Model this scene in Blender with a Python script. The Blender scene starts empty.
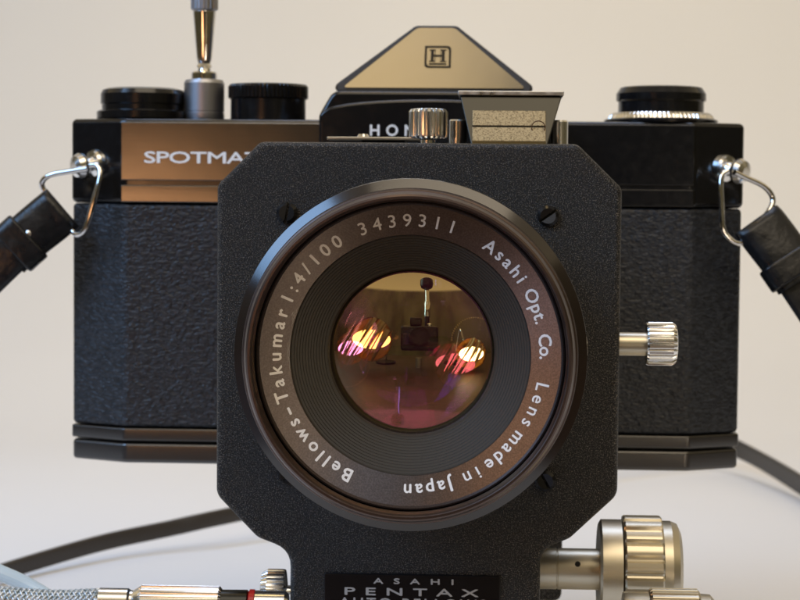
import bpy, bmesh, math, random
from mathutils import Vector, Matrix
random.seed(7)
S = bpy.context.scene
COL = S.collection
MM = 0.001
R = math.radians

# ------------------------------------------------------------------ camera
cd = bpy.data.cameras.new('view_camera'); cam = bpy.data.objects.new('view_camera', cd); COL.objects.link(cam)
S.camera = cam
cd.sensor_width = 36; cd.lens = 85.5; cd.clip_start = 0.02; cd.clip_end = 20
cd.dof.use_dof = True; cd.dof.focus_distance = 0.292; cd.dof.aperture_fstop = 70
yaw, pitch, roll = R(2.6), R(3.2), R(0.5)
fwd = Vector((-math.sin(yaw)*math.cos(pitch), math.cos(yaw)*math.cos(pitch), -math.sin(pitch)))
rt = fwd.cross(Vector((0, 0, 1))).normalized(); up = rt.cross(fwd)
rt2 = rt*math.cos(roll)+up*math.sin(roll); up2 = up*math.cos(roll)-rt*math.sin(roll)
m = Matrix((rt2, up2, -fwd)).transposed().to_4x4()
m.translation = Vector((11.562, -406.143, 24.798))*MM
cam.matrix_world = m

# ------------------------------------------------------------------ world: a dim brown room with a cream ceiling
W = bpy.data.worlds.new('World'); S.world = W; W.use_nodes = True
wn = W.node_tree; wn.nodes.clear()
wo = wn.nodes.new('ShaderNodeOutputWorld'); bg = wn.nodes.new('ShaderNodeBackground')
tc = wn.nodes.new('ShaderNodeTexCoord'); sx = wn.nodes.new('ShaderNodeSeparateXYZ')
cr = wn.nodes.new('ShaderNodeValToRGB'); cr.color_ramp.interpolation = 'LINEAR'
e = cr.color_ramp.elements
e[0].position = 0.0; e[0].color = (0.016, 0.012, 0.008, 1)
e[1].position = 1.0; e[1].color = (0.20, 0.17, 0.12, 1)
for p, c in ((0.50, (0.070, 0.057, 0.029, 1)), (0.725, (0.10, 0.082, 0.042, 1)), (0.733, (0.76, 0.60, 0.36, 1))):
    q = e.new(p); q.color = c
mp = wn.nodes.new('ShaderNodeMath'); mp.operation = 'MULTIPLY_ADD'; mp.inputs[1].default_value = 0.5; mp.inputs[2].default_value = 0.5
wn.links.new(tc.outputs['Generated'], sx.inputs[0]); wn.links.new(sx.outputs['Z'], mp.inputs[0])
wn.links.new(mp.outputs[0], cr.inputs[0])
mpw = wn.nodes.new('ShaderNodeMapping'); mpw.inputs['Scale'].default_value = (7, 7, 1.6); wn.links.new(tc.outputs['Generated'], mpw.inputs[0])
nw = wn.nodes.new('ShaderNodeTexNoise'); nw.inputs['Scale'].default_value = 1.0; nw.inputs['Detail'].default_value = 4; wn.links.new(mpw.outputs[0], nw.inputs['Vector'])
rw_ = wn.nodes.new('ShaderNodeMapRange'); rw_.inputs['From Min'].default_value = .35; rw_.inputs['From Max'].default_value = .65; rw_.inputs['To Min'].default_value = .45; rw_.inputs['To Max'].default_value = 1.5
wn.links.new(nw.outputs['Fac'], rw_.inputs[0])
vm = wn.nodes.new('ShaderNodeVectorMath'); vm.operation = 'SCALE'; wn.links.new(cr.outputs[0], vm.inputs[0]); wn.links.new(rw_.outputs[0], vm.inputs['Scale'])
# only the walls vary, the ceiling stays plain
mxw = wn.nodes.new('ShaderNodeMix'); mxw.data_type = 'RGBA'; gt = wn.nodes.new('ShaderNodeMath'); gt.operation = 'GREATER_THAN'; gt.inputs[1].default_value = .727
wn.links.new(mp.outputs[0], gt.inputs[0]); wn.links.new(gt.outputs[0], mxw.inputs[0]); wn.links.new(vm.outputs[0], mxw.inputs[6]); wn.links.new(cr.outputs[0], mxw.inputs[7])
wn.links.new(mxw.outputs[2], bg.inputs[0]); wn.links.new(bg.outputs[0], wo.inputs[0])
bg.inputs[1].default_value = 1.0

# ------------------------------------------------------------------ lamps (positions and sizes in mm)
def area(name, loc, target, sx_, sy_, color, radiance, shape='RECTANGLE'):
    L = bpy.data.lights.new(name, 'AREA'); L.shape = shape; L.size = sx_*MM; L.size_y = sy_*MM
    A = sx_*sy_*MM*MM*(0.785 if shape == 'ELLIPSE' else 1)
    L.energy = radiance*math.pi*A; L.color = color
    o = bpy.data.objects.new(name, L); COL.objects.link(o)
    o.location = Vector(loc)*MM
    d = Vector(target)-Vector(loc)
    o.rotation_euler = d.to_track_quat('-Z', 'Y').to_euler()
    return o
area('window_light', (-640, -560, 560), (0, -40, -10), 470, 540, (0.32, 0.58, 1.0), 8.6)
area('ceiling_lamp', (-70, -20, 760), (0, 60, 0), 150, 190, (1.0, 0.70, 0.31), 4.5)
area('left_desk_lamp', (-132, -400, 12), (-40, 0, 10), 120, 56, (1.0, 0.50, 0.23), 8.0, 'ELLIPSE')
area('right_desk_lamp', (170, -400, -30), (40, 0, 0), 80, 44, (1.0, 0.84, 0.66), 21, 'ELLIPSE')
bl = area('backdrop_fill', (200, 60, 660), (-40, 740, 230), 260, 260, (1.0, 0.76, 0.38), 3.7)  # added warm fill to lighten the upright part of the backdrop
sk = area('skylight', (-60, 235, 780), (-60, 130, -85), 440, 200, (0.60, 0.72, 1.0), 2.1)
sk.data.spread = R(90)
area('front_fill', (160, -680, 860), (0, 100, 40), 900, 500, (1.0, 0.84, 0.63), 3.0)  # added warm frontal fill for the lettering and backdrop
bl.data.spread = R(100)

S.view_settings.view_transform = 'Standard'; S.view_settings.look = 'None'
S.view_settings.exposure = 0; S.view_settings.gamma = 1; S.view_settings.use_curve_mapping = False
S.render.engine = 'CYCLES'
S.cycles.max_bounces = 8; S.cycles.glossy_bounces = 4; S.cycles.transparent_max_bounces = 8

# ------------------------------------------------------------------ materials
def mat(name, color, rough=0.5, metal=0.0, spec=0.5, ior=1.5, coat=0.0, coat_rough=0.05, aniso=0.0,
        bump=None, vary=None, roughvar=None):
    """bump: list of (kind, scale, strength, distance_mm, stretch)   vary: (scale, colour2, contrast, stretch)"""
    M = bpy.data.materials.new(name); M.use_nodes = True
    n = M.node_tree.nodes; l = M.node_tree.links
    b = n['Principled BSDF']
    b.inputs['Base Color'].default_value = (*color, 1); b.inputs['Roughness'].default_value = rough
    b.inputs['Metallic'].default_value = metal; b.inputs['Specular IOR Level'].default_value = spec
    b.inputs['IOR'].default_value = ior
    b.inputs['Coat Weight'].default_value = coat; b.inputs['Coat Roughness'].default_value = coat_rough
    b.inputs['Anisotropic'].default_value = aniso
    if aniso:
        tg = n.new('ShaderNodeTangent'); tg.direction_type = 'RADIAL'; tg.axis = 'Y'; l.new(tg.outputs[0], b.inputs['Tangent'])
    tcn = n.new('ShaderNodeTexCoord')
    def tex(kind, scale, stretch=(1, 1, 1), detail=3):
        mpn = n.new('ShaderNodeMapping'); mpn.inputs['Scale'].default_value = stretch
        l.new(tcn.outputs['Object'], mpn.inputs[0])
        if kind == 'noise':
            t = n.new('ShaderNodeTexNoise'); t.inputs['Scale'].default_value = scale; t.inputs['Detail'].default_value = detail
            l.new(mpn.outputs[0], t.inputs['Vector']); return t.outputs['Fac']
        if kind == 'voronoi':
            t = n.new('ShaderNodeTexVoronoi'); t.inputs['Scale'].default_value = scale; t.feature = 'F1'
            l.new(mpn.outputs[0], t.inputs['Vector']); return t.outputs['Distance']
        if kind == 'wave':
            t = n.new('ShaderNodeTexWave'); t.inputs['Scale'].default_value = scale; t.inputs['Distortion'].default_value = 9
            t.inputs['Detail'].default_value = 3; t.inputs['Detail Scale'].default_value = 1.6; t.bands_direction = 'Z'
            l.new(mpn.outputs[0], t.inputs['Vector']); return t.outputs['Fac']
    prev = None
    for (kind, scale, strength, dist, stretch) in (bump or []):
        bn = n.new('ShaderNodeBump'); bn.inputs['Strength'].default_value = strength; bn.inputs['Distance'].default_value = dist*MM
        l.new(tex(kind, scale, stretch), bn.inputs['Height'])
        if prev: l.new(prev, bn.inputs['Normal'])
        prev = bn.outputs['Normal']
    if prev: l.new(prev, b.inputs['Normal'])
    if vary:
        scale, c2, (lo, hi), stretch = vary
        rp = n.new('ShaderNodeValToRGB'); rp.color_ramp.elements[0].position = lo; rp.color_ramp.elements[1].position = hi
        rp.color_ramp.elements[0].color = (*color, 1); rp.color_ramp.elements[1].color = (*c2, 1)
        l.new(tex('noise', scale, stretch), rp.inputs[0]); l.new(rp.outputs[0], b.inputs['Base Color'])
    if roughvar:
        scale, lo, hi = roughvar
        mr = n.new('ShaderNodeMapRange'); mr.inputs['From Min'].default_value = .3; mr.inputs['From Max'].default_value = .7
        mr.inputs['To Min'].default_value = lo; mr.inputs['To Max'].default_value = hi
        l.new(tex('noise', scale), mr.inputs[0]); l.new(mr.outputs[0], b.inputs['Roughness'])
    return M

def glass(name, tint, fac_face, fac_edge, rough=0.0):
    M = bpy.data.materials.new(name); M.use_nodes = True
    n = M.node_tree.nodes; l = M.node_tree.links; n.clear()
    o = n.new('ShaderNodeOutputMaterial'); mx = n.new('ShaderNodeMixShader')
    t = n.new('ShaderNodeBsdfTransparent'); g = n.new('ShaderNodeBsdfGlossy'); g.inputs['Roughness'].default_value = rough
    lw = n.new('ShaderNodeLayerWeight'); lw.inputs['Blend'].default_value = 0.3
    mr = n.new('ShaderNodeMapRange'); mr.inputs['To Min'].default_value = fac_face; mr.inputs['To Max'].default_value = fac_edge
    l.new(lw.outputs['Facing'], mr.inputs[0]); l.new(mr.outputs[0], mx.inputs[0])
    g.inputs['Color'].default_value = (*tint, 1); t.inputs['Color'].default_value = (0.93, 0.9, 0.86, 1)
    l.new(t.outputs[0], mx.inputs[1]); l.new(g.outputs[0], mx.inputs[2]); l.new(mx.outputs[0], o.inputs[0])
    return M

M = {}
M['paper'] = mat('backdrop_paper_white', (0.78, 0.775, 0.77), 0.85, bump=[('noise', 900, 0.12, 0.05, (1, 1, 1))], vary=(6, (0.755, 0.75, 0.745), (.35, .7), (1, 1, 1)))
M['wood'] = mat('dark_walnut', (0.045, 0.022, 0.012), 0.45, vary=(60, (0.09, 0.045, 0.02), (.35, .65), (1, 9, 1)))
M['crinkle'] = mat('crinkle_black_paint', (0.003, 0.0028, 0.0026), 0.27, spec=0.34,
                   bump=[('noise', 5600, 1.0, 0.24, (1, 1, 1))], vary=(5600, (0.19, 0.168, 0.142), (.55, .67), (1, 1, 1)))  # pale flecks in the colour paint the glints on the crinkle
M['leather'] = mat('grained_black_leather', (0.0065, 0.0078, 0.0110), 0.36, spec=0.45,
                   bump=[('noise', 1150, 1.0, 0.38, (0.75, 0.75, 1.3)), ('voronoi', 1700, 0.5, 0.18, (.8, .8, 1.3))], vary=(900, (0.021, 0.024, 0.031), (.42, .62), (.7, .7, 1.4)))
M['enamel'] = mat('glossy_black_enamel', (0.006, 0.006, 0.007), 0.15, spec=0.5, ior=1.5, bump=[('noise', 260, 0.05, 0.05, (1, 1, 1))], roughvar=(500, 0.12, 0.22))
M['enamel_satin'] = mat('satin_black_enamel', (0.010, 0.008, 0.006), 0.20, spec=.5, ior=2.1, bump=[('noise', 2200, 0.05, 0.02, (1, 1, 1)), ('noise', 45, .25, .35, (1, 1, 1)), ('noise', 2200, .10, .03, (.04, 1, 1))])
M['enamel_base'] = mat('glow_black_enamel', (0.008, 0.006, 0.005), 0.27, spec=.5, ior=1.9, bump=[('noise', 2200, 0.05, 0.02, (1, 1, 1))])  # black enamel made more reflective so the base shows the lamp's glow
M['enamel_dull'] = mat('shaded_black_enamel', (0.008, 0.007, 0.006), 0.5, spec=0.3)  # duller copy of the enamel that keeps the prism rim in shade
M['anod'] = mat('black_anodised_ring', (0.016, 0.011, 0.0095), 0.14, metal=0.0, spec=0.5, ior=1.66, bump=[('noise', 2500, 0.06, 0.02, (1, 1, 1))])
M['rimsatin'] = mat('satin_brown_black_rim', (0.105, 0.076, 0.066), 0.33, metal=0.85, bump=[('noise', 4000, 0.08, 0.02, (1, 1, 1))])
M['namering'] = mat('brown_black_anodised_face', (0.150, 0.124, 0.114), 0.36, metal=0.9, aniso=0.75, bump=[('noise', 5200, 0.15, 0.03, (1, 1, 1))], vary=(4200, (0.23, 0.192, 0.178), (.4, .75), (1, 1, 1)))
M['baffle'] = mat('matte_black_baffle', (0.038, 0.035, 0.030), 0.5, spec=0.5, bump=[('noise', 3000, 0.1, 0.03, (1, 1, 1))])
M['mattblack'] = mat('flocked_black', (0.006, 0.006, 0.006), 0.8)
M['chrome'] = mat('polished_chrome', (0.78, 0.77, 0.76), 0.09, metal=1.0, roughvar=(900, 0.05, 0.13))
M['satin'] = mat('satin_chrome', (0.60, 0.55, 0.44), 0.37, metal=1.0, bump=[('noise', 1500, 0.12, 0.03, (0.1, 1, 1))])
M['grey'] = mat('frosted_grey_metal', (0.42, 0.42, 0.44), 0.42, metal=1.0)
M['darkmetal'] = mat('dark_smoked_metal', (0.048, 0.047, 0.042), 0.32, metal=1.0)
M['chromesatin'] = mat('brushed_chrome', (0.88, 0.87, 0.85), 0.20, metal=1.0)
M['steel'] = mat('dull_steel', (0.62, 0.60, 0.56), 0.36, metal=1.0, roughvar=(700, 0.25, 0.5))
M['screw'] = mat('black_oiled_screw', (0.03, 0.03, 0.032), 0.18, metal=0.7, spec=0.8)
M['platereflection'] = mat('painted_speckle_reflection', (0.16, 0.12, 0.065), 0.55, metal=0.5, bump=[('noise', 2600, .5, .05, (1, 1, 1))], vary=(4200, (0.42, 0.34, 0.20), (.34, .56), (1, 1, 1)))  # flecks paint the crinkle plate's reflection onto the clamp's polished metal
M['brass'] = mat('bare_brass', (0.62, 0.47, 0.22), 0.3, metal=1.0)
M['white'] = mat('white_engraved_paint', (0.88, 0.89, 0.90), 0.5)
M['silverprint'] = mat('grey_printed_lettering', (0.40, 0.39, 0.37), 0.5)
M['brownprint'] = mat('brown_mark', (0.12, 0.06, 0.03), 0.5)
M['darkprint'] = mat('dark_incised_mark', (0.030, 0.022, 0.012), 0.7, spec=0.1)
M['strap'] = mat('black_strap_leather', (0.005, 0.006, 0.008), 0.27, spec=0.42, bump=[('noise', 210, 0.7, 0.5, (1, 1, 1)), ('noise', 1300, 0.25, 0.08, (1, 1, 1))], roughvar=(400, .24, .4))
M['straploop'] = mat('grey_brown_strap', (0.035, 0.027, 0.019), 0.5, bump=[('noise', 700, 0.5, 0.2, (1, 1, 1))])
M['braid'] = mat('woven_silver_braid', (0.66, 0.70, 0.72), 0.40, metal=0.6, vary=(1300, (0.35, 0.42, 0.45), (.45, .6), (1, 1, 1)))
M['vinyl'] = mat('pale_blue_sleeve', (0.55, 0.66, 0.72), 0.25)
M['red'] = mat('red_enamel', (0.55, 0.02, 0.015), 0.3)
M['bellows'] = mat('black_bellows_cloth', (0.02, 0.02, 0.02), 0.6, bump=[('noise', 900, .4, .1, (1, 1, 1))])
M['frontglass'] = glass('amber_coated_glass', (1.0, 0.80, 0.42), 0.40, 0.50)
M['innerglass'] = glass('magenta_coated_glass', (0.82, 0.30, 0.88), 0.60, 0.7, 0.022)
M['middleglass'] = glass('violet_coated_glass', (0.62, 0.42, 1.0), 0.13, 0.2, 0.008)
M['rearglass'] = glass('amber_coated_rear_glass', (0.8, 0.62, 0.30), 0.22, 0.3, 0.05)

# ------------------------------------------------------------------ mesh helpers (everything in mm, world axes)
class MB:
    def __init__(s): s.v = []; s.f = []
    def add(s, v, f):
        k = len(s.v); s.v += [Vector(p) for p in v]; s.f += [[i+k for i in q] for q in f]; return s
    def box(s, x0, x1, y0, y1, z0, z1):
        v = [(x0, y0, z0), (x1, y0, z0), (x1, y1, z0), (x0, y1, z0), (x0, y0, z1), (x1, y0, z1), (x1, y1, z1), (x0, y1, z1)]
        return s.add(v, [(0, 3, 2, 1), (4, 5, 6, 7), (0, 1, 5, 4), (1, 2, 6, 5), (2, 3, 7, 6), (3, 0, 4, 7)])
    def prism_y(s, outline, y0, y1, holes=None):      # outline of (x, z), counter-clockwise seen from the viewer
        n = len(outline)
        v = [(x, y0, z) for x, z in outline]+[(x, y1, z) for x, z in outline]
        f = [list(range(n)), list(range(2*n-1, n-1, -1))]
        f += [(i, i+n, (i+1) % n+n, (i+1) % n) for i in range(n)]
        return s.add(v, f)
    def prism_z(s, outline, z0, z1):
        n = len(outline)
        v = [(x, y, z0) for x, y in outline]+[(x, y, z1) for x, y in outline]
        f = [list(range(n-1, -1, -1)), list(range(n, 2*n))]
        f += [(i, (i+1) % n, (i+1) % n+n, i+n) for i in range(n)]
        return s.add(v, f)
    def lathe(s, prof, o, d, seg=64, ridges=0, closed=False, caps=True):   # prof: (r, t[, amp])
        o = Vector(o); d = Vector(d).normalized()
        a = d.cross(Vector((0, 0, 1)))
        if a.length < .1: a = Vector((1, 0, 0))
        a.normalize(); b = d.cross(a)
        if ridges: seg = ridges*8
        v = []; f = []; pat = (0, 0, 0, 0, .15, .8, 1, .8)
        for p in prof:
            amp = p[2] if len(p) > 2 else 0
            for i in range(seg):
                th = 2*math.pi*i/seg
                r = p[0]-(amp*pat[i % 8] if amp else 0)
                v.append(o+d*p[1]+(a*math.cos(th)+b*math.sin(th))*r)
        m_ = len(prof)
        for j in range(m_-1 if not closed else m_):
            for i in range(seg):
                i2 = (i+1) % seg; j2 = (j+1) % m_
                f.append((j*seg+i, j*seg+i2, j2*seg+i2, j2*seg+i))
        if not closed and caps:
            if prof[0][0] > 1e-6: f.append([i for i in range(seg-1, -1, -1)])
            if prof[-1][0] > 1e-6: f.append([(m_-1)*seg+i for i in range(seg)])
        return s.add(v, f)
    def sphere(s, o, r, n=14, sc=(1, 1, 1)):
        v = []; f = []
        for j in range(n+1):
            ph = math.pi*j/n
            for i in range(2*n):
                th = math.pi*i/n
                v.append(Vector(o)+Vector((r*sc[0]*math.sin(ph)*math.cos(th), r*sc[1]*math.sin(ph)*math.sin(th), r*sc[2]*math.cos(ph))))
        for j in range(n):
            for i in range(2*n):
                i2 = (i+1) % (2*n)
                f.append((j*2*n+i, j*2*n+i2, (j+1)*2*n+i2, (j+1)*2*n+i))
        return s.add(v, f)
    def tube(s, pts, r, seg=12, smooth=6, closed=False):
        P = spline(pts, smooth)
        t = [(P[min(i+1, len(P)-1)]-P[max(i-1, 0)]).normalized() for i in range(len(P))]
        nrm = t[0].orthogonal().normalized(); v = []; f = []
        for i, p in enumerate(P):
            nrm = (nrm-t[i]*nrm.dot(t[i])).normalized(); b = t[i].cross(nrm)
            rr = r(i/(len(P)-1)) if callable(r) else r
            for k in range(seg):
                a = 2*math.pi*k/seg; v.append(p+(nrm*math.cos(a)+b*math.sin(a))*rr)
        for i in range(len(P)-1):
            for k in range(seg):
                k2 = (k+1) % seg; f.append((i*seg+k, i*seg+k2, (i+1)*seg+k2, (i+1)*seg+k))
        f.append(list(range(seg-1, -1, -1))); f.append([(len(P)-1)*seg+k for k in range(seg)])
        return s.add(v, f)
    def ribbon(s, pts, wds, w, th, smooth=8, power=0.45, seg=16):
        P = spline(pts, smooth); D = spline(wds, smooth); v = []; f = []
        n = len(P)
        for i, p in enumerate(P):
            t = (P[min(i+1, n-1)]-P[max(i-1, 0)]).normalized()
            wd = (D[i]-t*D[i].dot(t)).normalized(); nn = t.cross(wd)
            ww = w(i/(n-1)) if callable(w) else w; tt = th(i/(n-1)) if callable(th) else th
            for k in range(seg):
                a = 2*math.pi*k/seg; c, s_ = math.cos(a), math.sin(a)
                v.append(p+wd*(ww/2*math.copysign(abs(c)**power, c))+nn*(tt/2*math.copysign(abs(s_)**(power+.2), s_)))
        for i in range(n-1):
            for k in range(seg):
                k2 = (k+1) % seg; f.append((i*seg+k, i*seg+k2, (i+1)*seg+k2, (i+1)*seg+k))
        f.append(list(range(seg-1, -1, -1))); f.append([(n-1)*seg+k for k in range(seg)])
        return s.add(v, f)
    def build(s, name, material, parent=None, bevel=0, seg=2, angle=22, label=None, kind=None):
        org = ORG.get(parent.name, Vector((0, 0, 0))) if parent else Vector((0, 0, 0))
        me = bpy.data.meshes.new(name)
        me.from_pydata([(p-org)*MM for p in s.v], [], [list(q) for q in s.f]); me.validate()
        bm = bmesh.new(); bm.from_mesh(me); bmesh.ops.remove_doubles(bm, verts=bm.verts, dist=1e-8)
        bmesh.ops.recalc_face_normals(bm, faces=bm.faces)
        bm.to_mesh(me); bm.free()
        me.materials.append(M[material] if isinstance(material, str) else material)
        o = bpy.data.objects.new(name, me); COL.objects.link(o)
        if bevel:
            b = o.modifiers.new('bevel', 'BEVEL'); b.width = bevel*MM; b.segments = seg; b.limit_method = 'ANGLE'; b.angle_limit = R(25)
            b.harden_normals = False
        me.shade_smooth(); me.set_sharp_from_angle(angle=R(angle if not bevel else 180))
        if bevel:
            wnm = o.modifiers.new('wn', 'WEIGHTED_NORMAL'); wnm.keep_sharp = True
        if parent: o.parent = parent; ORG[o.name] = org
        else: ORG[o.name] = Vector((0, 0, 0))
        if label: o['label'] = label
        if kind: o['kind'] = kind
        return o
ORG = {}
def spline(pts, k):
    P = [Vector(p) for p in pts]
    if k <= 1 or len(P) < 3: return P
    out = []
    for i in range(len(P)-1):
        p0 = P[max(i-1, 0)]; p1 = P[i]; p2 = P[i+1]; p3 = P[min(i+2, len(P)-1)]
        for j in range(k):
            t = j/k
            out.append(0.5*((2*p1)+(p2-p0)*t+(2*p0-5*p1+4*p2-p3)*t*t+(3*p1-p0-3*p2+p3)*t**3))
    out.append(P[-1]); return out
def thing(name, loc, label, cat, group=None):
    o = bpy.data.objects.new(name, None); COL.objects.link(o); o.empty_display_size = .01
    o.location = Vector(loc)*MM; o['label'] = label; o['category'] = cat
    if group: o['group'] = group
    ORG[o.name] = Vector(loc)
    return o
def rounded(poly, r, n=5):
    """round each corner of a 2-D polygon; r may be a list"""
    out = []; N = len(poly)
    for i, p in enumerate(poly):
        rr = r[i] if isinstance(r, (list, tuple)) else r
        p = Vector(p); a = (Vector(poly[i-1])-p); b = (Vector(poly[(i+1) % N])-p)
        if rr <= 0: out.append(tuple(p)); continue
        la, lb = a.length, b.length; a.normalize(); b.normalize()
        half = a.angle(b)/2; d = min(rr/math.tan(half), la*.48, lb*.48); rr = d*math.tan(half)
        p1 = p+a*d; p2 = p+b*d
        for k in range(n+1):
            t = k/n; q = (1-t)**2*p1+2*(1-t)*t*p+t*t*p2; out.append(tuple(q))
    return out
# text -> flat triangles in mm (x right, y up), cap height 'h'
def text_mesh(string, h, width=None, fatten=0.0, sx_=None, extr=0.06):
    cu = bpy.data.curves.new('t', 'FONT'); cu.body = string; cu.size = 1; cu.offset = fatten; cu.extrude = 0; cu.resolution_u = 3
    o = bpy.data.objects.new('t', cu); COL.objects.link(o)
    def get():
        dg = bpy.context.evaluated_depsgraph_get(); dg.update()
        me = bpy.data.meshes.new_from_object(o.evaluated_get(dg)); v = [p.co.copy() for p in me.vertices]; f = [list(p.vertices) for p in me.polygons]
        bpy.data.meshes.remove(me); return v, f
    v, f = get(); cap = 0.729 if True else 1
    sc = h/cap; sxx = sx_ or 1.0
    if width and len(string) > 1:
        w1 = (max(p.x for p in v)-min(p.x for p in v))*sc*sxx
        cu.space_character = 1.5; bpy.context.view_layer.update(); v2, f = get()
        w2 = (max(p.x for p in v2)-min(p.x for p in v2))*sc*sxx
        cu.space_character = max(.75, 1+0.5*(width-w1)/(w2-w1)); bpy.context.view_layer.update(); v, f = get()
    x0 = min(p.x for p in v)
    if width:
        w3 = (max(p.x for p in v)-x0)*sc*sxx; sxx *= width/w3
    out = [((p.x-x0)*sc*sxx, p.y*sc) for p in v]
    bpy.data.objects.remove(o); bpy.data.curves.remove(cu)
    return out, f
def lettering(name, string, h, mapf, material, parent, width=None, fatten=0.0, sx_=None, bold=0.05):
    pts, f = text_mesh(string, h, width, 0, sx_)
    mb = MB()
    for k, (dx, dy) in enumerate(((0, 0), (bold, 0), (-bold, 0), (0, bold), (0, -bold)) if bold else ((0, 0),)):
        mb.add([Vector(mapf(x+dx, y+dy))-Vector((0, .004*k, 0)) for x, y in pts], f)
    return mb.build(name, material, parent)
PI = math.pi

# ------------------------------------------------------------------ setting
TZ = -85
mb = MB(); prof = [(-150, TZ)]
for y in range(-100, 420, 40): prof.append((y, TZ))
for k in range(0, 25):
    a = R(90)*k/24; prof.append((420+320*math.sin(a), TZ+320*(1-math.cos(a))))
prof.append((740, 700))
nx = 2
v = []; f = []
for (y, z) in prof: v += [(-1500, y, z), (1500, y, z)]
for i in range(len(prof)-1): f.append((2*i, 2*i+1, 2*i+3, 2*i+2))
k = len(v)
v += [(-1500, y+(1.2 if z > TZ+200 else 0), z-0.8) for (y, z) in prof]+[(1500, y+(1.2 if z > TZ+200 else 0), z-0.8) for (y, z) in prof]
mb.add(v, f); bd = mb.build('backdrop_sheet', 'paper', kind='structure')
MB().box(-1500, 1500, -900, 800, TZ-30, TZ-1.2).build('table_top', 'wood', bevel=2, kind='structure')

# ------------------------------------------------------------------ SLR camera body
cm = thing('slr_camera', (0, 16, -34), 'black 35mm reflex camera body with bronze sheen nameplate and gold peaked prism, behind the bellows', 'camera')
def octa(x0, x1, y0, y1, cx, cy):
    x0 -= 1.9; x1 += .6; cl = cx+1.9; cx += .6
    return [(x0+cl, y0), (x1-cx, y0), (x1, y0+cy), (x1, y1-cy), (x1-cx, y1), (x0+cl, y1), (x0, y1-cy), (x0, y0+cy)]
MB().prism_z(octa(-77.1, 65.7, 0.25, 32.75, 10.6, 6), -26.2, 22.2).build('leather_covering', 'leather', cm, bevel=.9, seg=3)
# top cover: black lacquer shell with raised front panels
MB().prism_z(octa(-77.4, 66, 0.3, 32.8, 10.7, 6), 22.3, 40.5).build('top_cover', 'enamel', cm, bevel=1.1, seg=4)
MB().box(-67.2, -23.9, -0.25, 1.0, 27.2, 39.7).build('name_panel', 'enamel_satin', cm, bevel=.25)
MB().box(-67.2, -16, -0.25, 1.0, 22.5, 26.2).build('trim_strip', 'enamel_satin', cm, bevel=.25)
MB().box(23, 55.3, -0.1, 1.0, 27.0, 39.9).build('front_panel', 'enamel', cm, bevel=.25)  # same black paint as the left; its darkness is set in the material
MB().box(16, 55.3, -0.1, 1.0, 22.5, 26.2).build('trim_strip', 'enamel', cm, bevel=.25)  # darker copy of the left trim's paint, shade set in the material
# base plate in two steps
MB().prism_z(octa(-77.3, 65.9, 0.1, 32.8, 10.7, 6), -29.2, -26.4).build('lower_trim', 'enamel_base', cm, bevel=.4)
MB().prism_z(octa(-77.1, 65.7, 0.1, 32.8, 10.7, 6), -34.0, -29.6).build('base_plate', 'enamel_base', cm, bevel=.8, seg=3)
lettering('printed_name', 'SPOTMATIC', 2.5, lambda x, y: (-62.0+x, -0.42, 31.0+y), 'white', cm, width=30.2, sx_=1.75, bold=.07)
# prism housing
def loft(mb, rings):
    n = len(rings[0]); v = [p for r_ in rings for p in r_]; f = [list(range(n-1, -1, -1)), [(len(rings)-1)*n+i for i in range(n)]]
    for j in range(len(rings)-1):
        for i in range(n): f.append((j*n+i, j*n+(i+1) % n, (j+1)*n+(i+1) % n, (j+1)*n+i))
    mb.add(v, f)
mb = MB()
# front sloped outline (x, z) with the slope y(z)
fy = lambda z: -4.6+(z-46.6)*0.92
out = [(-20.6, 46.2), (20.6, 46.2), (21.0, 47.6), (4.6, 61.4), (-4.4, 61.4), (-21.0, 47.6)]
front = [(x, fy(z), z) for x, z in out]
back = [(x, 34, z-(2 if z > 50 else 0)) for x, z in out]
loft(mb, [front, back]); mb.build('prism_roof', 'enamel_dull', cm, bevel=1.0, seg=4)
mb = MB(); face = rounded([(-19.2, 47.1), (19.4, 47.1), (4.15, 60.75), (-3.95, 60.75)], [.4, .4, 2, 2])
v = [(x, fy(z)-.22, z) for x, z in face]+[(x, fy(z)+.8, z) for x, z in face]; n = len(face)
mb.add(v, [list(range(n)), list(range(2*n-1, n-1, -1))]+[(i, i+n, (i+1) % n+n, (i+1) % n) for i in range(n)])
mb.build('prism_face', 'enamel_satin', cm, label='gold sheen sloping face of the prism')
def sl(x, u): # point on sloping face, u measured along z
    x = .2+x*1.32; u = u*1.32; return (x, fy(54.1+u)-.30, 54.1+u)
E_ = MB(); q = 2.15; EK = 1.32
o1 = rounded([(-q, -q*.88), (q, -q*.88), (q, q*.88), (-q, q*.88)], [.75, .1, .75, .1]); i1 = [(x*.83, z*.83) for x, z in o1]; n = len(o1)
E_.add([sl(.35+x, z) for x, z in o1]+[sl(.35+x, z) for x, z in i1], [(i, (i+1) % n, (i+1) % n+n, i+n) for i in range(n)])
def rect(a, b, c, d): E_.add([sl(.35+a, c), sl(.35+b, c), sl(.35+b, d), sl(.35+a, d)], [(0, 1, 2, 3)])
for a in (-1.15, 0.62): rect(a, a+.5, -.72, 1.12)
rect(-1.4, -.38, -.86, -.7); rect(.36, 1.4, -.86, -.7); rect(-1.4, -.38, 1.1, 1.28); rect(.36, 1.4, 1.1, 1.28)
rect(-.64, .61, .02, .36); rect(-1.4, 1.4, -1.35, -1.08); rect(-.52, -.40, -.72, 1.1); rect(.42, .50, -.72, 1.1)
E_.build('emblem', 'darkprint', cm)
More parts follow.
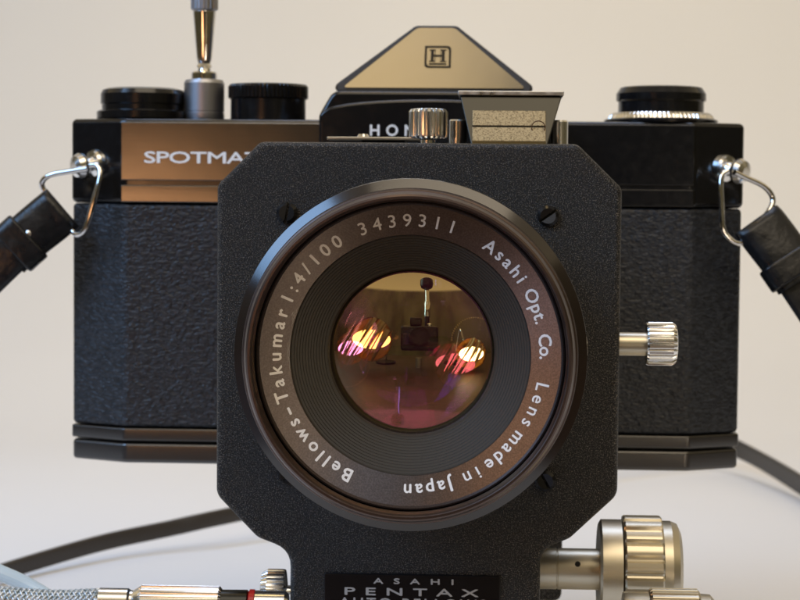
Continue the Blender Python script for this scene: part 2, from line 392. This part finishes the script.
# shoulder block and nose with the arched upper edge
sh = rounded([(-24.2, 36), (24.2, 36), (24.0, 41.5), (21.2, 46.4), (-21.2, 46.4), (-24.0, 41.5)], [0, 0, 3, 3, 3, 3])
MB().prism_y(sh, -5.2, 30).build('prism_shoulder', 'enamel', cm, bevel=.9, seg=4)
nose = [(-23.8, 22), (23.8, 22), (23.8, 41.2)]+[(23.8*math.cos(a)*0.98, 41.2+3.3*math.sin(a)**.8) for a in [PI*k/18 for k in range(1, 18)]]+[(-23.8, 41.2)]
MB().prism_y(nose, -8.8, 1).build('mirror_box_front', 'enamel', cm, bevel=.7, seg=4)
lettering('printed_maker', 'HONEYWELL', 2.35, lambda x, y: (-13.0+x, -8.95, 36.9+y), 'white', cm, width=28, bold=.09)
MB().lathe([(25, 0), (25, 6), (24, 6.6), (20, 6.6)], (0, -2, 0), (0, -1, 0), 72).build('lens_mount', 'chrome', cm)
# controls on the top
HX = -64.6
MB().lathe([(10.0, 0), (10.2, .3), (10.2, 1.7), (9.7, 2.0), (9.1, 2.1), (9.1, 3.2), (9.35, 3.5), (9.35, 5.6), (8.9, 6.5), (7.6, 6.9), (0, 7.0)], (HX, 12.5, 40.6), (0, 0, 1), 72).build('film_counter_dial', 'enamel', cm)
MB().lathe([(8.3, 0), (8.3, 4.6), (8.8, 4.9, .28), (8.8, 7.4, .28), (8.4, 7.9), (0, 8.0)], (-36.9, 12.5, 40.6), (0, 0, 1), ridges=60).build('shutter_speed_dial', 'enamel', cm)
mb = MB().lathe([(12.3, 0), (12.4, .6), (11.9, .9)], (49.2, 12.5, 40.6), (0, 0, 1), 72); mb.build('rewind_base', 'enamel', cm)
MB().lathe([(11.6, .9, .3), (11.2, 1.7, .3), (10.6, 2.2), (9, 2.3)], (49.2, 12.5, 40.6), (0, 0, 1), ridges=70).build('film_speed_ring', 'chrome', cm)
MB().lathe([(9.3, 2.3), (9.3, 4.6), (9.75, 4.9), (9.75, 6.4), (8.9, 7.7), (8.2, 7.9), (0, 7.9)], (49.2, 12.5, 40.6), (0, 0, 1), 72).build('rewind_knob', 'enamel', cm)
MB().lathe([(1.6, -8), (1.6, 0), (3.0, .2), (3.0, .5), (1.3, .8), (1.3, 1.4)], (-36.9, 12.5, 49), (0, 0, 1), 32)
# strap lugs: a collar and a rounded head each
for sgn, ax in ((-1, -72.6), (1, 61.4)):
    d = Vector((sgn*.70, -.68, -.16))
    MB().lathe([(3.0, -1.0), (3.0, .6), (2.75, 1.2), (1.6, 1.5), (1.4, 2.6), (2.0, 2.9), (2.6, 3.6), (2.75, 4.4), (2.3, 5.5), (1.2, 6.1), (0, 6.2)], (ax+sgn*.6, 4.2, 30.9), d, 40).build('strap_lug', 'chromesatin', cm)

# ------------------------------------------------------------------ cable release on the shutter button
cr_ = thing('cable_release', (-51, 12, 40.6), 'thin upright cable release with chrome taper and frosted grey collar, screwed onto the shutter button', 'cable release')
RO = (-51.0, 12, 40.7); Zd = (0, 0, 1)
MB().lathe([(4.35, 0), (4.45, .25), (4.45, 1.5), (4.32, 1.62), (4.32, 1.8), (4.45, 1.92), (4.45, 8.0), (4.1, 8.7), (3.2, 8.9)], RO, Zd, 64).build('collar', 'grey', cr_)
MB().lathe([(2.85, 8.9), (2.85, 10.2), (2.6, 10.5), (1.5, 10.6), (1.35, 11.2), (1.75, 11.7), (1.4, 12.3), (1.6, 12.9)], RO, Zd, 48).build('nut', 'chrome', cr_)
MB().lathe([(1.6, 12.9), (1.75, 14), (2.55, 23.6), (2.4, 23.9)], RO, Zd, 48).build('tapered_shaft', 'chrome', cr_)
MB().lathe([(2.6, 23.9), (3.0, 24.2, .22), (3.0, 33, .22), (2.5, 34)], RO, Zd, ridges=20).build('grip', 'grey', cr_)
MB().tube([(-51, 12, 74), (-51.3, 12, 90), (-52, 14, 120), (-60, 20, 150), (-90, 40, 170), (-150, 60, 140)], 1.3).build('cable', 'mattblack', cr_)

# ------------------------------------------------------------------ bellows unit
bu = thing('bellows_unit', (0, -50, -84), 'black crinkle-painted bellows with octagonal front plate and satin metal focusing knobs', 'bellows')
YF = -85.0
half = [(21.3, -80), (21.3, -39.2), (27.2, -33.3), (34.3, -25.6), (34.3, 26.2), (27.0, 33.5)]
pl = [(-x, z) for x, z in half]
poly = [(21.3, -72), (21.3, -36.6), (27.0, -33.2), (34.3, -25.4), (34.3, 26.0), (26.6, 33.4), (-27.0, 33.4), (-34.3, 26.0), (-34.3, -26.4), (-28.0, -33.6), (-21.5, -36.9), (-21.5, -72)]
rad = [0, 5, 4, 3.5, 2.5, 2.5, 2.5, 2.5, 3.5, 4, 5, 0]
poly = [poly[0]]+[(21.3, -35.6), (26.2, -33.6), (34.2, -26.0), (34.2, 26.0), (26.6, 33.4), (-27.0, 33.4), (-34.3, 26.0), (-34.3, -27.0), (-27.2, -34.3), (-21.5, -36.4)]+[poly[-1]]
rad = [0, 4.5, 3.5, 3, 2, 2, 2, 2, 3, 3.5, 4.5, 0]
mb = MB(); mb.prism_y(rounded(poly, rad), YF, YF+9); mb.build('front_plate', 'crinkle', bu, bevel=1.1, seg=4)
for x, z, rot in ((-22.3, 21.4, 80), (21.8, 21.3, 35), (-21.9, -22.9, 60), (21.9, -23.6, -60)):
    mb = MB(); a = R(rot); c, s_ = math.cos(a), math.sin(a)
    for sg in (1, -1):
        pts = [(math.cos(t)*1.8, max(.2, math.sin(t)*1.8)) for t in [PI*k/14 for k in range(15)]]
        n = len(pts)
        ring0 = [(p[0]*1, sg*p[1]) for p in pts]
        def w(p, y, k=1): return (x+(p[0]*k*c-p[1]*k*s_), y, z+(p[0]*k*s_+p[1]*k*c))
        v = [w(p, YF+.6) for p in ring0]+[w(p, YF-.5) for p in ring0]+[w(p, YF-1.05, .72) if abs(p[1]) > .3 else (lambda q_: (x+(q_[0]*c-q_[1]*s_), YF-1.05 if abs(p[0]) < 1.3 else YF-.7, z+(q_[0]*s_+q_[1]*c)))((p[0]*.78, p[1])) for p in ring0]
        f = [list(range(2*n, 3*n))]+[(j*n+i, j*n+(i+1) % n, (j+1)*n+(i+1) % n, (j+1)*n+i) for j in (0, 1) for i in range(n)]
        mb.add(v, f)
    mb.build('slotted_screw', 'screw', bu)
# bellows cloth, rear frame, rail, foot
mb = MB(); rings = []; NF = 13
for k in range(2*NF+1):
    y = -76+(-10+76)*k/(2*NF); h = 25.5 if k % 2 == 0 else 21.0
    rings.append([(-h, y, -h), (h, y, -h), (h, y, h), (-h, y, h)])
loft(mb, rings); mb.build('bellows_cloth', 'bellows', bu)
MB().prism_y(rounded([(-28, -60), (28, -60), (28, 20), (20, 28), (-20, 28), (-28, 20)], 2), -12, -9).build('rear_frame', 'crinkle', bu, bevel=.5)
MB().box(-14, 14, -100, 30, -72, -60).build('rail', 'satin', bu, bevel=1)
MB().lathe([(26, 0), (26, 3), (14, 4), (14, 12.5)], (0, -40, TZ), Zd, 48).build('foot', 'mattblack', bu)
# nameplate
MB().box(-15.6, 14.6, YF-.35, YF+.4, -56, -40.0).build('nameplate', 'enamel', bu, bevel=.25)
lettering('printed_maker', 'ASAHI', 0.95, lambda x, y: (-7.1+x, YF-.5, -41.65+y), 'silverprint', bu, width=13.6, fatten=.0, sx_=1.9)
lettering('printed_name', 'PENTAX', 1.3, lambda x, y: (-12.0+x, YF-.5, -43.65+y), 'silverprint', bu, width=22.8, fatten=.0, sx_=2.3)
lettering('printed_model', 'AUTO BELLOWS', 1.5, lambda x, y: (-12.9+x, YF-.5, -45.6+y), 'silverprint', bu, width=25, fatten=.0, sx_=1.3)
Xd = (1, 0, 0)
# thumb knob right
mb = MB().lathe([(2.0, 0), (2.0, 6.2)], (33.2, -79.5, -.6), Xd, 40); sp = mb.build('thumb_screw', 'satin', bu)
MB().lathe([(2.4, 5.7), (3.6, 5.9, .42), (3.75, 6.2, .42), (3.75, 10.3, .42), (3.3, 10.9, .3), (2.6, 11.1)], (33.2, -79.5, -.5), Xd, ridges=20).build('knob', 'chromesatin', sp)
# large focusing knob
BO = (21.0, -70, -41.6)
mb = MB().lathe([(3.55, 0), (3.65, .2), (3.65, 3.5), (3.5, 3.6), (3.5, 3.75), (3.65, 3.85), (3.65, 11)], BO, Xd, 48); bs = mb.build('focusing_shaft', 'satin', bu)
MB().lathe([(.5, 0), (.5, .12), (0, .12)], (28.2, -73.3, -40.1), (0, -1, .40), 20).build('pin_hole', 'mattblack', bs)
MB().lathe([(8.2, 11.0), (8.9, 11.4), (8.9, 14.9), (8.4, 15.0)], BO, Xd, 80).build('flange', 'satin', bs)
MB().lathe([(8.5, 15.1), (9.5, 15.2, .75), (9.7, 15.5, .8), (9.7, 21.7, .8), (9.5, 22, .75), (8.5, 22.1)], BO, Xd, ridges=20).build('grip_ring', 'satin', bs)
MB().lathe([(8.8, 22.1), (8.8, 23.6), (8.3, 24.8), (7.0, 25.4), (0, 25.4)], BO, Xd, 80).build('end_cap', 'satin', bs)
# small knob in front of it
LO = (34.8, -93, -45.8)
mb = MB().lathe([(1.8, -14), (1.8, 0), (4.9, 0), (5.0, .3), (5.0, 4.2)], LO, Xd, 48); ls = mb.build('locking_shaft', 'satin', bu)
MB().lathe([(5.0, 4.2), (5.5, 4.4, .35), (5.7, 4.7, .4), (5.7, 12.2, .4), (5.2, 12.6)], LO, Xd, ridges=28).build('grip_ring', 'satin', ls)
MB().lathe([(4.9, 12.6), (4.8, 14.3), (3.8, 15.2), (0, 15.2)], LO, Xd, 48).build('end_cap', 'satin', ls)
# small chrome knob on the left of the neck
mb = MB().lathe([(1.2, -1), (1.2, 1.6), (2.6, 1.7), (3.9, 1.9, .2), (4.0, 2.2, .25), (4.0, 4.9, .25), (3.4, 5.9), (2.6, 6.1)], (-20.9, -80, -44.6), (-1, 0, 0), ridges=26); mb.build('release_knob', 'chromesatin', bu)
# fittings above the plate
mb = MB().lathe([(1.3, 0), (1.3, 2), (1.6, 2.2), (3.0, 2.3), (3.4, 2.6, .75), (3.45, 3.0, .75), (3.45, 6.9, .75), (3.1, 7.4, .4), (2.6, 7.5)], (1.0, -70, 32.3), (0, 0, 1), ridges=20); mb.build('locking_screw', 'chromesatin', bu)
for x in (6.2, 24.2): MB().lathe([(1.6, 0), (1.6, 5.2), (1.4, 5.5), (0, 5.5)], (x, -66, 32.6), Zd, 32).build('guide_pin', 'chromesatin', bu)
wd = thing('accessory_shoe', (15, -66, 33.4), 'dark trapezoid clamp with speckled reflection painted on its face and pale top plate, above the black bellows plate', 'clamp')
mb = MB()
# trapezoid: wide pale lip on top, sloping inwards to the foot
top = [(6.5, -70, 42.3), (24.5, -70, 42.3), (24.5, -58, 42.3), (6.5, -58, 42.3)]
bot = [(8.6, -73.6, 33.5), (21.9, -73.6, 33.5), (21.9, -60, 33.5), (8.6, -60, 33.5)]
mb.add(bot+top, [(3, 2, 1, 0), (4, 5, 6, 7), (0, 1, 5, 4), (1, 2, 6, 5), (2, 3, 7, 6), (3, 0, 4, 7)]); mb.build('wedge', 'darkmetal', wd, bevel=.2)
MB().box(6.2, 24.8, -70.6, -57.6, 42.2, 43.0).build('lip', 'steel', wd, bevel=.15)
for (z0, z1) in ((34.1, 36.55), (36.85, 39.5)):
    yy = lambda z: -73.6+(z-33.5)*3.6/8.8-.35
    mb = MB(); mb.add([(8.8, yy(z0), z0), (21.6, yy(z0), z0), (21.6, yy(z1), z1), (8.8, yy(z1), z1), (8.8, yy(z0)+.8, z0), (21.6, yy(z0)+.8, z0), (21.6, yy(z1)+.8, z1), (8.8, yy(z1)+.8, z1)],
           [(0, 1, 2, 3), (4, 7, 6, 5), (0, 4, 5, 1), (1, 5, 6, 2), (2, 6, 7, 3), (3, 7, 4, 0)])
    mb.build('painted_reflection_bar', 'platereflection', wd, bevel=.08)  # painted reflection of the plate, split by a dark line
MB().box(8.8, 21.6, -74.15, -73.2, 33.62, 34.05).build('foot_strip', 'brass', wd)
MB().lathe([(1.25, 0), (1.25, .12), (1.08, .12), (1.08, 0)], (20.3, -73.05, 36.6), (0, -1, -.4), 28, caps=False).build('round_mark', 'brownprint', wd)
MB().box(-18.4, -1, -52, -46, 34.75, 35.3).build('index_bar', 'satin', bu, bevel=.1)
MB().lathe([(1.2, -.4), (1.2, .2), (.9, .7), (0, .8)], (-11.8, -49.5, 35.2), Zd, 24).build('bar_screw', 'chrome', bu)
MB().box(-12, -4, -50, -30, 25, 34.75).build('bar_bracket', 'mattblack', bu)

# ------------------------------------------------------------------ lens
ln = thing('macro_lens', (0, -100, -27), 'round black lens with white lettering around its glass, mounted on the bellows front plate', 'lens')
Yd = (0, -1, 0); O0 = (0, 0, 0)
MB().lathe([(25.6, 85.2), (25.6, 104), (23, 104), (23, 85.2)], O0, Yd, 128, closed=True).build('barrel', 'anod', ln)
# knurled front ring and filter rim
MB().lathe([(25.0, 104.2), (26.9, 104.5, .35), (27.2, 105, .42), (27.2, 111.5, .42), (27.0, 111.8, .3), (26.6, 111.9)], O0, Yd, ridges=110, caps=False).build('knurled_ring', 'anod', ln)
MB().lathe([(24.0, 111.9), (27.15, 112.0), (27.2, 112.4), (27.2, 115.4), (27.1, 115.95), (25.72, 116.82)], O0, Yd, 192, caps=False).build('filter_rim', 'anod', ln)
MB().lathe([(25.75, 116.6), (25.7, 116.9), (25.62, 118.3), (25.45, 119.1), (25.2, 119.3), (25.05, 119.9), (24.75, 120.8), (24.45, 121.1), (24.1, 121.1),
            (24.0, 120.6), (23.8, 120.3), (23.95, 119.9), (23.75, 119.5), (23.95, 119.1), (23.75, 118.7), (23.95, 118.3), (23.75, 117.9), (23.9, 117.5), (23.9, 113)], O0, Yd, 192, caps=False).build('rim_edge', 'rimsatin', ln)
MB().lathe([(23.95, 116.2), (23.6, 117.3), (23.35, 117.45), (23.1, 116.75), (18.55, 115.55), (18.45, 115.0)], O0, Yd, 192, caps=False).build('name_ring', 'namering', ln)
pr = [(18.5, 115.55)]
nR = 13
for k in range(nR):
    r0 = 18.4-(18.4-13.3)*k/nR; r1 = 18.4-(18.4-13.3)*(k+1)/nR
    t0 = 115.3-5.6*k/nR; t1 = 115.3-5.6*(k+1)/nR
    pr += [(r0, t0), (r0-.06, t0-.34), (r1+.05, t0-.42)]
pr += [(13.2, 109.7), (12.95, 109.2), (12.95, 107)]
MB().lathe(pr, O0, Yd, 160, caps=False).build('ridged_baffle', 'baffle', ln, angle=20)
def cap(Rc, semi, apex, sign, n=22):   # spherical cap, apex at t=apex, edges at apex - sign*sag
    return [(semi*math.sin(PI/2*k/n) if k else 1e-7, apex-sign*(Rc-math.sqrt(Rc*Rc-(semi*math.sin(PI/2*k/n))**2))) for k in range(n+1)]
def capmesh(name, Rc, semi, apex, sign, m_):
    mb = MB(); prof = cap(Rc, semi, apex, sign); mb.lathe(prof+[(semi, prof[-1][1]-.01)], O0, Yd, 96)
    mb.f = [q for q in mb.f if len(q) < 50]
    return mb.build(name, m_, ln, angle=180)
capmesh('front_element', 37, 12.95, 110.9, 1, 'frontglass')
capmesh('inner_element', 33, 12.6, 102.5, -1, 'innerglass')
capmesh('middle_element', 70, 12.7, 106.5, 1, 'middleglass')
capmesh('rear_element', 30, 12.0, 98, 1, 'rearglass')
MB().lathe([(12.95, 109), (12.9, 96), (11.5, 95.5), (11.5, 88), (0, 87.5)], O0, Yd, 96, caps=False).build('lens_tube', 'mattblack', ln)
mb = MB()
for k in range(10):
    a = 2*PI*k/10; p = [(12.2*math.cos(a+t), 12.2*math.sin(a+t)) for t in (0, .35, .7)]+[(8.2*math.cos(a+t), 8.2*math.sin(a+t)) for t in (1.0, .6, .2)]
    mb2 = MB(); mb2.prism_y([(x, z) for x, z in p], -96.2-.03*k, -96.0-.03*k); mb2.build('iris_blade', 'darkmetal', ln)
# lettering around the name ring; angles clockwise from the top
def word(s_, a0, a1, h=2.0, fat=.022, rb=19.85):
    wdt = R(a1-a0)*(rb+.0)
    def mf(x, y):
        r = rb+y; a = R(a0)+x/rb; t = 115.55+(r-18.55)*(1.2/4.55)+.06
        return (r*math.sin(a), -t, r*math.cos(a))
    return lettering('engraved_word', s_, h, mf, 'white', ln, width=wdt, bold=fat*2.3)
word('Bellows', 205.6, 240.4, fat=.03); word('-', 243.2, 246.2, fat=.03); word('Takumar', 249.2, 289.4, fat=.03); word('1:4/100', 294.0, 328.6, fat=.026)
word('3439311', 337.6, 378.0, fat=.012)
word('Asahi', 33.0, 55.4, fat=.024); word('Opt.', 60.2, 75.2, fat=.026); word('Co.', 80.2, 90.6, fat=.026)
word('Lens', 101.2, 120.4, fat=.014); word('made', 124.6, 144.6, fat=.02); word('in', 148.6, 155.6, fat=.014); word('Japan', 160.6, 182.0, fat=.026)

mb = MB()
for (r0, a0, a1, w_) in ((18.75, 283, 293, .07), (18.95, 286, 291, .05), (18.62, 262, 280, .07), (18.85, 266, 276, .05), (19.15, 288, 290, .10)):
    v = []; N_ = 14
    for k in range(N_+1):
        a = R(a0+(a1-a0)*k/N_); r = r0+.05*math.sin(k*1.7)
        for rr in (r, r+w_*(.4+.6*math.sin(PI*k/N_))):
            v.append((rr*math.sin(a), -(115.55+(rr-18.55)*(1.2/4.55)+.05), rr*math.cos(a)))
    mb.add(v, [(2*k, 2*k+1, 2*k+3, 2*k+2) for k in range(N_)])
mb.build('scratch', 'silverprint', ln)
# ------------------------------------------------------------------ wire rings and strap
def wire_ring(label, pts):
    mb = MB(); P = [Vector(p) for p in pts]
    mb.tube(P, .62, 12, 5); o = mb.build('strap_ring', 'chrome', None, angle=60); o['label'] = label; o['category'] = 'wire ring'; o['group'] = 'triangular wire rings on the strap lugs'
wire_ring('bent chrome wire triangle on the left lug, beside the bronze nameplate',
          [(-74.2, -1.6, 29.6), (-78.5, -1.2, 28.9), (-81.8, -.9, 28.3), (-83.6, -.5, 27.4), (-84.3, 0, 25.8), (-82.5, .1, 22.9), (-79.5, -.5, 18.8), (-77.6, -1.2, 16.4), (-76.4, -2, 15.5),
           (-75.0, -2.6, 15.9), (-73.9, -3, 17.6), (-72.6, -3.1, 22), (-71.4, -2.8, 26.5), (-71.2, -2.3, 28.8), (-72.0, -1.8, 30.3), (-73.6, -1.6, 30.3)])
wire_ring('bent chrome wire triangle on the right lug, beside the plain black panel',
          [(63.6, -1.6, 29.9), (66, -.2, 28.9), (69.0, .8, 27.7), (70.9, 1.4, 26.5), (72.2, 1.8, 24.6), (71.8, 1.2, 22.6), (69.6, 0, 19.5), (67.2, -1.6, 16.6), (65.2, -2.6, 15.1),
           (63.4, -3, 15.4), (61.7, -3.2, 16.9), (61.0, -3.3, 19), (60.8, -3.1, 23), (60.6, -2.8, 27), (60.9, -2.3, 29.3), (62.2, -1.8, 30.2)])
ns = thing('neck_strap', (-90, 60, -84), 'black leather neck strap fastened to both camera lugs, its band lying on the paper behind', 'strap')
def strap_end(pts, wds, kp, wid=10.6):
    mb = MB(); mb.ribbon(pts[:4], wds[:4], lambda t: wid+.2*math.sin(5*t), lambda t: 4.6 if t > .12 else 2.6+16*t, 10, power=.6); o = mb.build('strap_end', 'strap', ns, angle=60)
    MB().ribbon(pts[2:], wds[2:], wid-1.2, 2.2, 10).build('strap_band', 'strap', ns, angle=60)
    i = kp
    a, b = Vector(pts[i]), Vector(pts[i+1]); d = (b-a).normalized()
    MB().ribbon([a, a+d*5.2], [wds[i], wds[i]], wid+1.5, 5.8, 1, power=.5).build('keeper', 'strap', ns, bevel=.7, seg=3)
    return o
wL = Vector((.63, .05, -.78))
e1 = strap_end([(-79.6, -.6, 21.2), (-82.6, -1.2, 18.6), (-86.5, -2.4, 15.2), (-91.0, -3.4, 11.0), (-97.5, -3.6, 4.6), (-106, -3, -4), (-118, 4, -22), (-132, 24, -55), (-134, 60, -76), (-128, 96, -81)],
          [wL, wL, wL, wL, wL, wL, (.6, .3, -.7), (.5, .4, -.7), (.3, .1, -1), (.1, .1, -1)], 2)
MB().lathe([(.75, 0), (.75, .3), (.3, .55), (0, .6)], (-86.3, -4.3, 15.6), (-.1, -1, .0), 20).build('rivet', 'steel', e1)
wR = Vector((.76, .35, .66))
e2 = strap_end([(68.4, -.6, 20.0), (71.0, -1.3, 16.6), (74.2, -2.4, 12.2), (77.6, -3.4, 7.2), (83, -4, -1), (90, -2, -12), (104, 10, -34), (122, 60, -66), (132, 140, -79), (134, 200, -83)],
          [wR, wR, wR, wR, wR, wR, (.7, .3, .6), (.5, .2, .8), (.3, 0, 1), (.1, .1, 1)], 2, 11.6)
lp = [(-128, 96, -81.6), (-120, 119, -81.4), (-102, 148, -79.5), (-84, 164, -77.6), (-66, 177, -75.2), (-10, 241, -72), (56, 317, -70), (97, 352, -71), (112, 340, -74.5), (126, 281, -79), (134, 200, -82)]
lw = [(.3, .3, 1)]*4+[(.3, .3, 1)]*4+[(-.3, -.2, 1)]*3
MB().ribbon(lp, lw, lambda t: 5.0+5.0*max(0, (t-.5)*2)**.7, 2.0, 10).build('strap_loop', 'straploop', ns, angle=60)

# ------------------------------------------------------------------ braided cable at the lower left
bc = thing('braided_cable', (-60, -88, -47), 'silver braided cable with chrome knurled plug and red ring, at the lower left', 'cable')
CO = Vector((-54, -88, -45.0))
mb = MB().lathe([(1.9, 0), (2.25, .3), (2.25, 5.2), (1.95, 5.6), (1.95, 6.0), (2.1, 6.3)], CO, Xd, 40); mb.build('ferrule', 'chromesatin', bc)
MB().lathe([(2.1, 6.3), (2.7, 7.2), (2.9, 7.6, .32), (2.9, 20.8, .32), (2.4, 21.2)], CO, Xd, ridges=30).build('grip_sleeve', 'chromesatin', bc)
MB().lathe([(2.3, 21.2), (2.35, 25.6), (2.0, 25.8)], CO, Xd, 40).build('dark_tube', 'darkmetal', bc)
MB().lathe([(2.0, 25.8), (2.45, 26), (2.45, 26.9), (2.0, 27)], CO, Xd, 40).build('red_ring', 'red', bc)
MB().lathe([(2.3, 27), (2.3, 32.0), (1.8, 32.6)], CO, Xd, 40).build('plug', 'chromesatin', bc)
P = spline([(-330, -30, -82.5), (-220, -60, -82.0), (-150, -86, -72), (-122, -90, -57), (-100, -88, -47.5), (-84, -88, -44.0), (-71, -88, -44.9), (-62, -88, -45.4), (-54, -88, -45.0)], 14)
mb = MB(); mb.tube(P, 1.75, 20, 1); sh_ = mb.build('cable_core', 'braid', bc, angle=80)
# woven strands wound both ways round the core: one joined part
mb = MB()
def frame(P):
    t = [(P[min(i+1, len(P)-1)]-P[max(i-1, 0)]).normalized() for i in range(len(P))]; nn = t[0].orthogonal().normalized(); out = []
    for i in range(len(P)):
        nn = (nn-t[i]*nn.dot(t[i])).normalized(); out.append((nn.copy(), t[i].cross(nn)))
    return out
PP = spline([(-330, -30, -82.5), (-220, -60, -82.0), (-150, -86, -72), (-122, -90, -57), (-100, -88, -47.5), (-84, -88, -44.0), (-71, -88, -44.9), (-62, -88, -45.4), (-54, -88, -45.0)], 70)
FR = frame(PP); L_ = [0]
for i in range(1, len(PP)): L_.append(L_[-1]+(PP[i]-PP[i-1]).length)
for sg in (1, -1):
    for k in range(8):
        pts = []
        for i in range(0, len(PP), 1):
            a = sg*2*PI*L_[i]/7.5+2*PI*k/8
            rr = 1.88+.14*math.sin(sg*PI*.5+4*2*PI*L_[i]/7.5*2)
            pts.append(PP[i]+(FR[i][0]*math.cos(a)+FR[i][1]*math.sin(a))*rr)
        mb.tube(pts, .24, 5, 1)
o = mb.build('woven_strand', 'braid', bc, angle=80); o['kind'] = 'stuff'
MB().tube([(-320, 20, -83), (-210, -30, -82.5), (-140, -60, -66), (-100, -62, -46), (-84, -60, -44.2), (-78, -60, -46.3), (-72, -60, -49.0), (-66, -62, -52.5), (-60, -68, -58), (-56, -76, -66), (-58, -84, -84)], 1.5, 16, 8).build('second_cable', 'vinyl', bc)

# ------------------------------------------------------------------ behind the viewpoint: what the glass mirrors
tp = thing('tripod', (12, -520, -900), 'dark tripod carrying the photographing camera, seen only as a reflection in the lens glass', 'tripod')
MB().lathe([(14, 300), (14, 780), (24, 785), (24, 800), (12, 805), (12, 850)], (12, -500, -900), Zd, 32).build('column', 'steel', tp)
for a in (90, 210, 330):
    MB().tube([(12, -500, -160), (12+420*math.cos(R(a)), -500+420*math.sin(R(a))-20, -900)], 11, 10, 1).build('leg', 'darkmetal', tp)
MB().lathe([(10, 0), (10, 250), (26, 256), (30, 268), (30, 292), (24, 300), (0, 302)], (46, -545, 0), Zd, 32).build('centre_post', 'darkmetal', tp)
MB().lathe([(13, 0), (13, 60), (9, 70), (9, 120)], (46, -533, 110), Zd, 24).build('post_clamp', 'chrome', tp)
pc = thing('photographing_camera', (12, -470, -50), 'black compact camera on the tripod, seen only as a reflection in the lens glass', 'camera')
MB().box(-50, 76, -505, -455, -22, 62).build('camera_body', 'enamel', pc, bevel=9, seg=3)
MB().lathe([(31, 0), (33, 20), (29, 23), (29, 40), (26, 41), (25, 36), (0, 34)], (12, -456, 24), (0, 1, 0), 48).build('lens_barrel', 'enamel', pc)
MB().lathe([(9, 0), (9, 10), (7, 12), (0, 12)], (48, -480, 60), Zd, 32).build('shutter_button', 'chrome', pc)
MB().box(-20, 20, -490, -462, 62, 92).build('viewfinder_hump', 'enamel', pc, bevel=5)
def desk_lamp(loc, label, tilt, rr):
    t = thing('desk_lamp', (loc[0], loc[1]-60, -86), label, 'lamp', 'desk lamps on both sides of the viewpoint')
    d = (Vector((0, 0, 0))-Vector(loc)).normalized()
    o = Vector(loc)-d*4
    mb = MB().lathe([(rr, 0), (rr*.98, -12), (rr*.6, -46), (rr*.3, -58), (0, -60)], o, d, 40, caps=False); mb.build('lamp_shade', 'brass', t)
    e_ = o-d*55
    sx1 = Vector((1, 0, 0)); slant = Vector((.55, 0, .83)).normalized(); across = Vector((.83, 0, -.55))
    for k, (off, th) in enumerate(((-.62, .05), (-.40, .11), (-.12, .04), (.10, .13), (.30, .05), (.58, .16))):
        c_ = Vector(loc)+d*3+across*(off*rr); hh = math.sqrt(max(1, rr*rr-(off*rr)**2))*.97
        MB().tube([c_-slant*hh, c_+d*(2+k % 3)+across*rr*(.08-.03*k), c_+slant*hh+across*rr*(.12-.05*k)], lambda t: rr*th*(.25+.9*t), 8, 5).build('streak_bar', 'brass', t)  # bars added to break the mirrored lamp into streaks
    MB().tube([e_, e_+Vector((0, -60, 50)), (loc[0]+20, loc[1]-150, 60), (loc[0], loc[1]-170, -84)], 4, 10, 6).build('arm', 'chrome', t)
    MB().lathe([(45, 0), (45, 8), (8, 14)], (loc[0], loc[1]-170, -86), Zd, 40).build('base', 'enamel', t)
mb = MB()
for k in range(34):
    a = PI*k/33; mb.sphere((150+70*math.cos(a), -330+0*a, 10+55*math.sin(a)), 2.0, 5)
o = mb.build('bead_chain', 'brass', None); o['label'] = 'looped brass bead chain beside the right lamp, seen only mirrored in the glass'; o['category'] = 'chain'
desk_lamp((-132, -400, 12), 'brass desk lamp at the left of the viewpoint, seen only mirrored in the glass', 0, 66)
desk_lamp((170, -400, -30), 'brass desk lamp at the right of the viewpoint, seen only mirrored in the glass', 0, 50)
print('tris', sum(len(p.vertices)-2 for o in bpy.data.objects if o.type == 'MESH' for p in o.data.polygons))
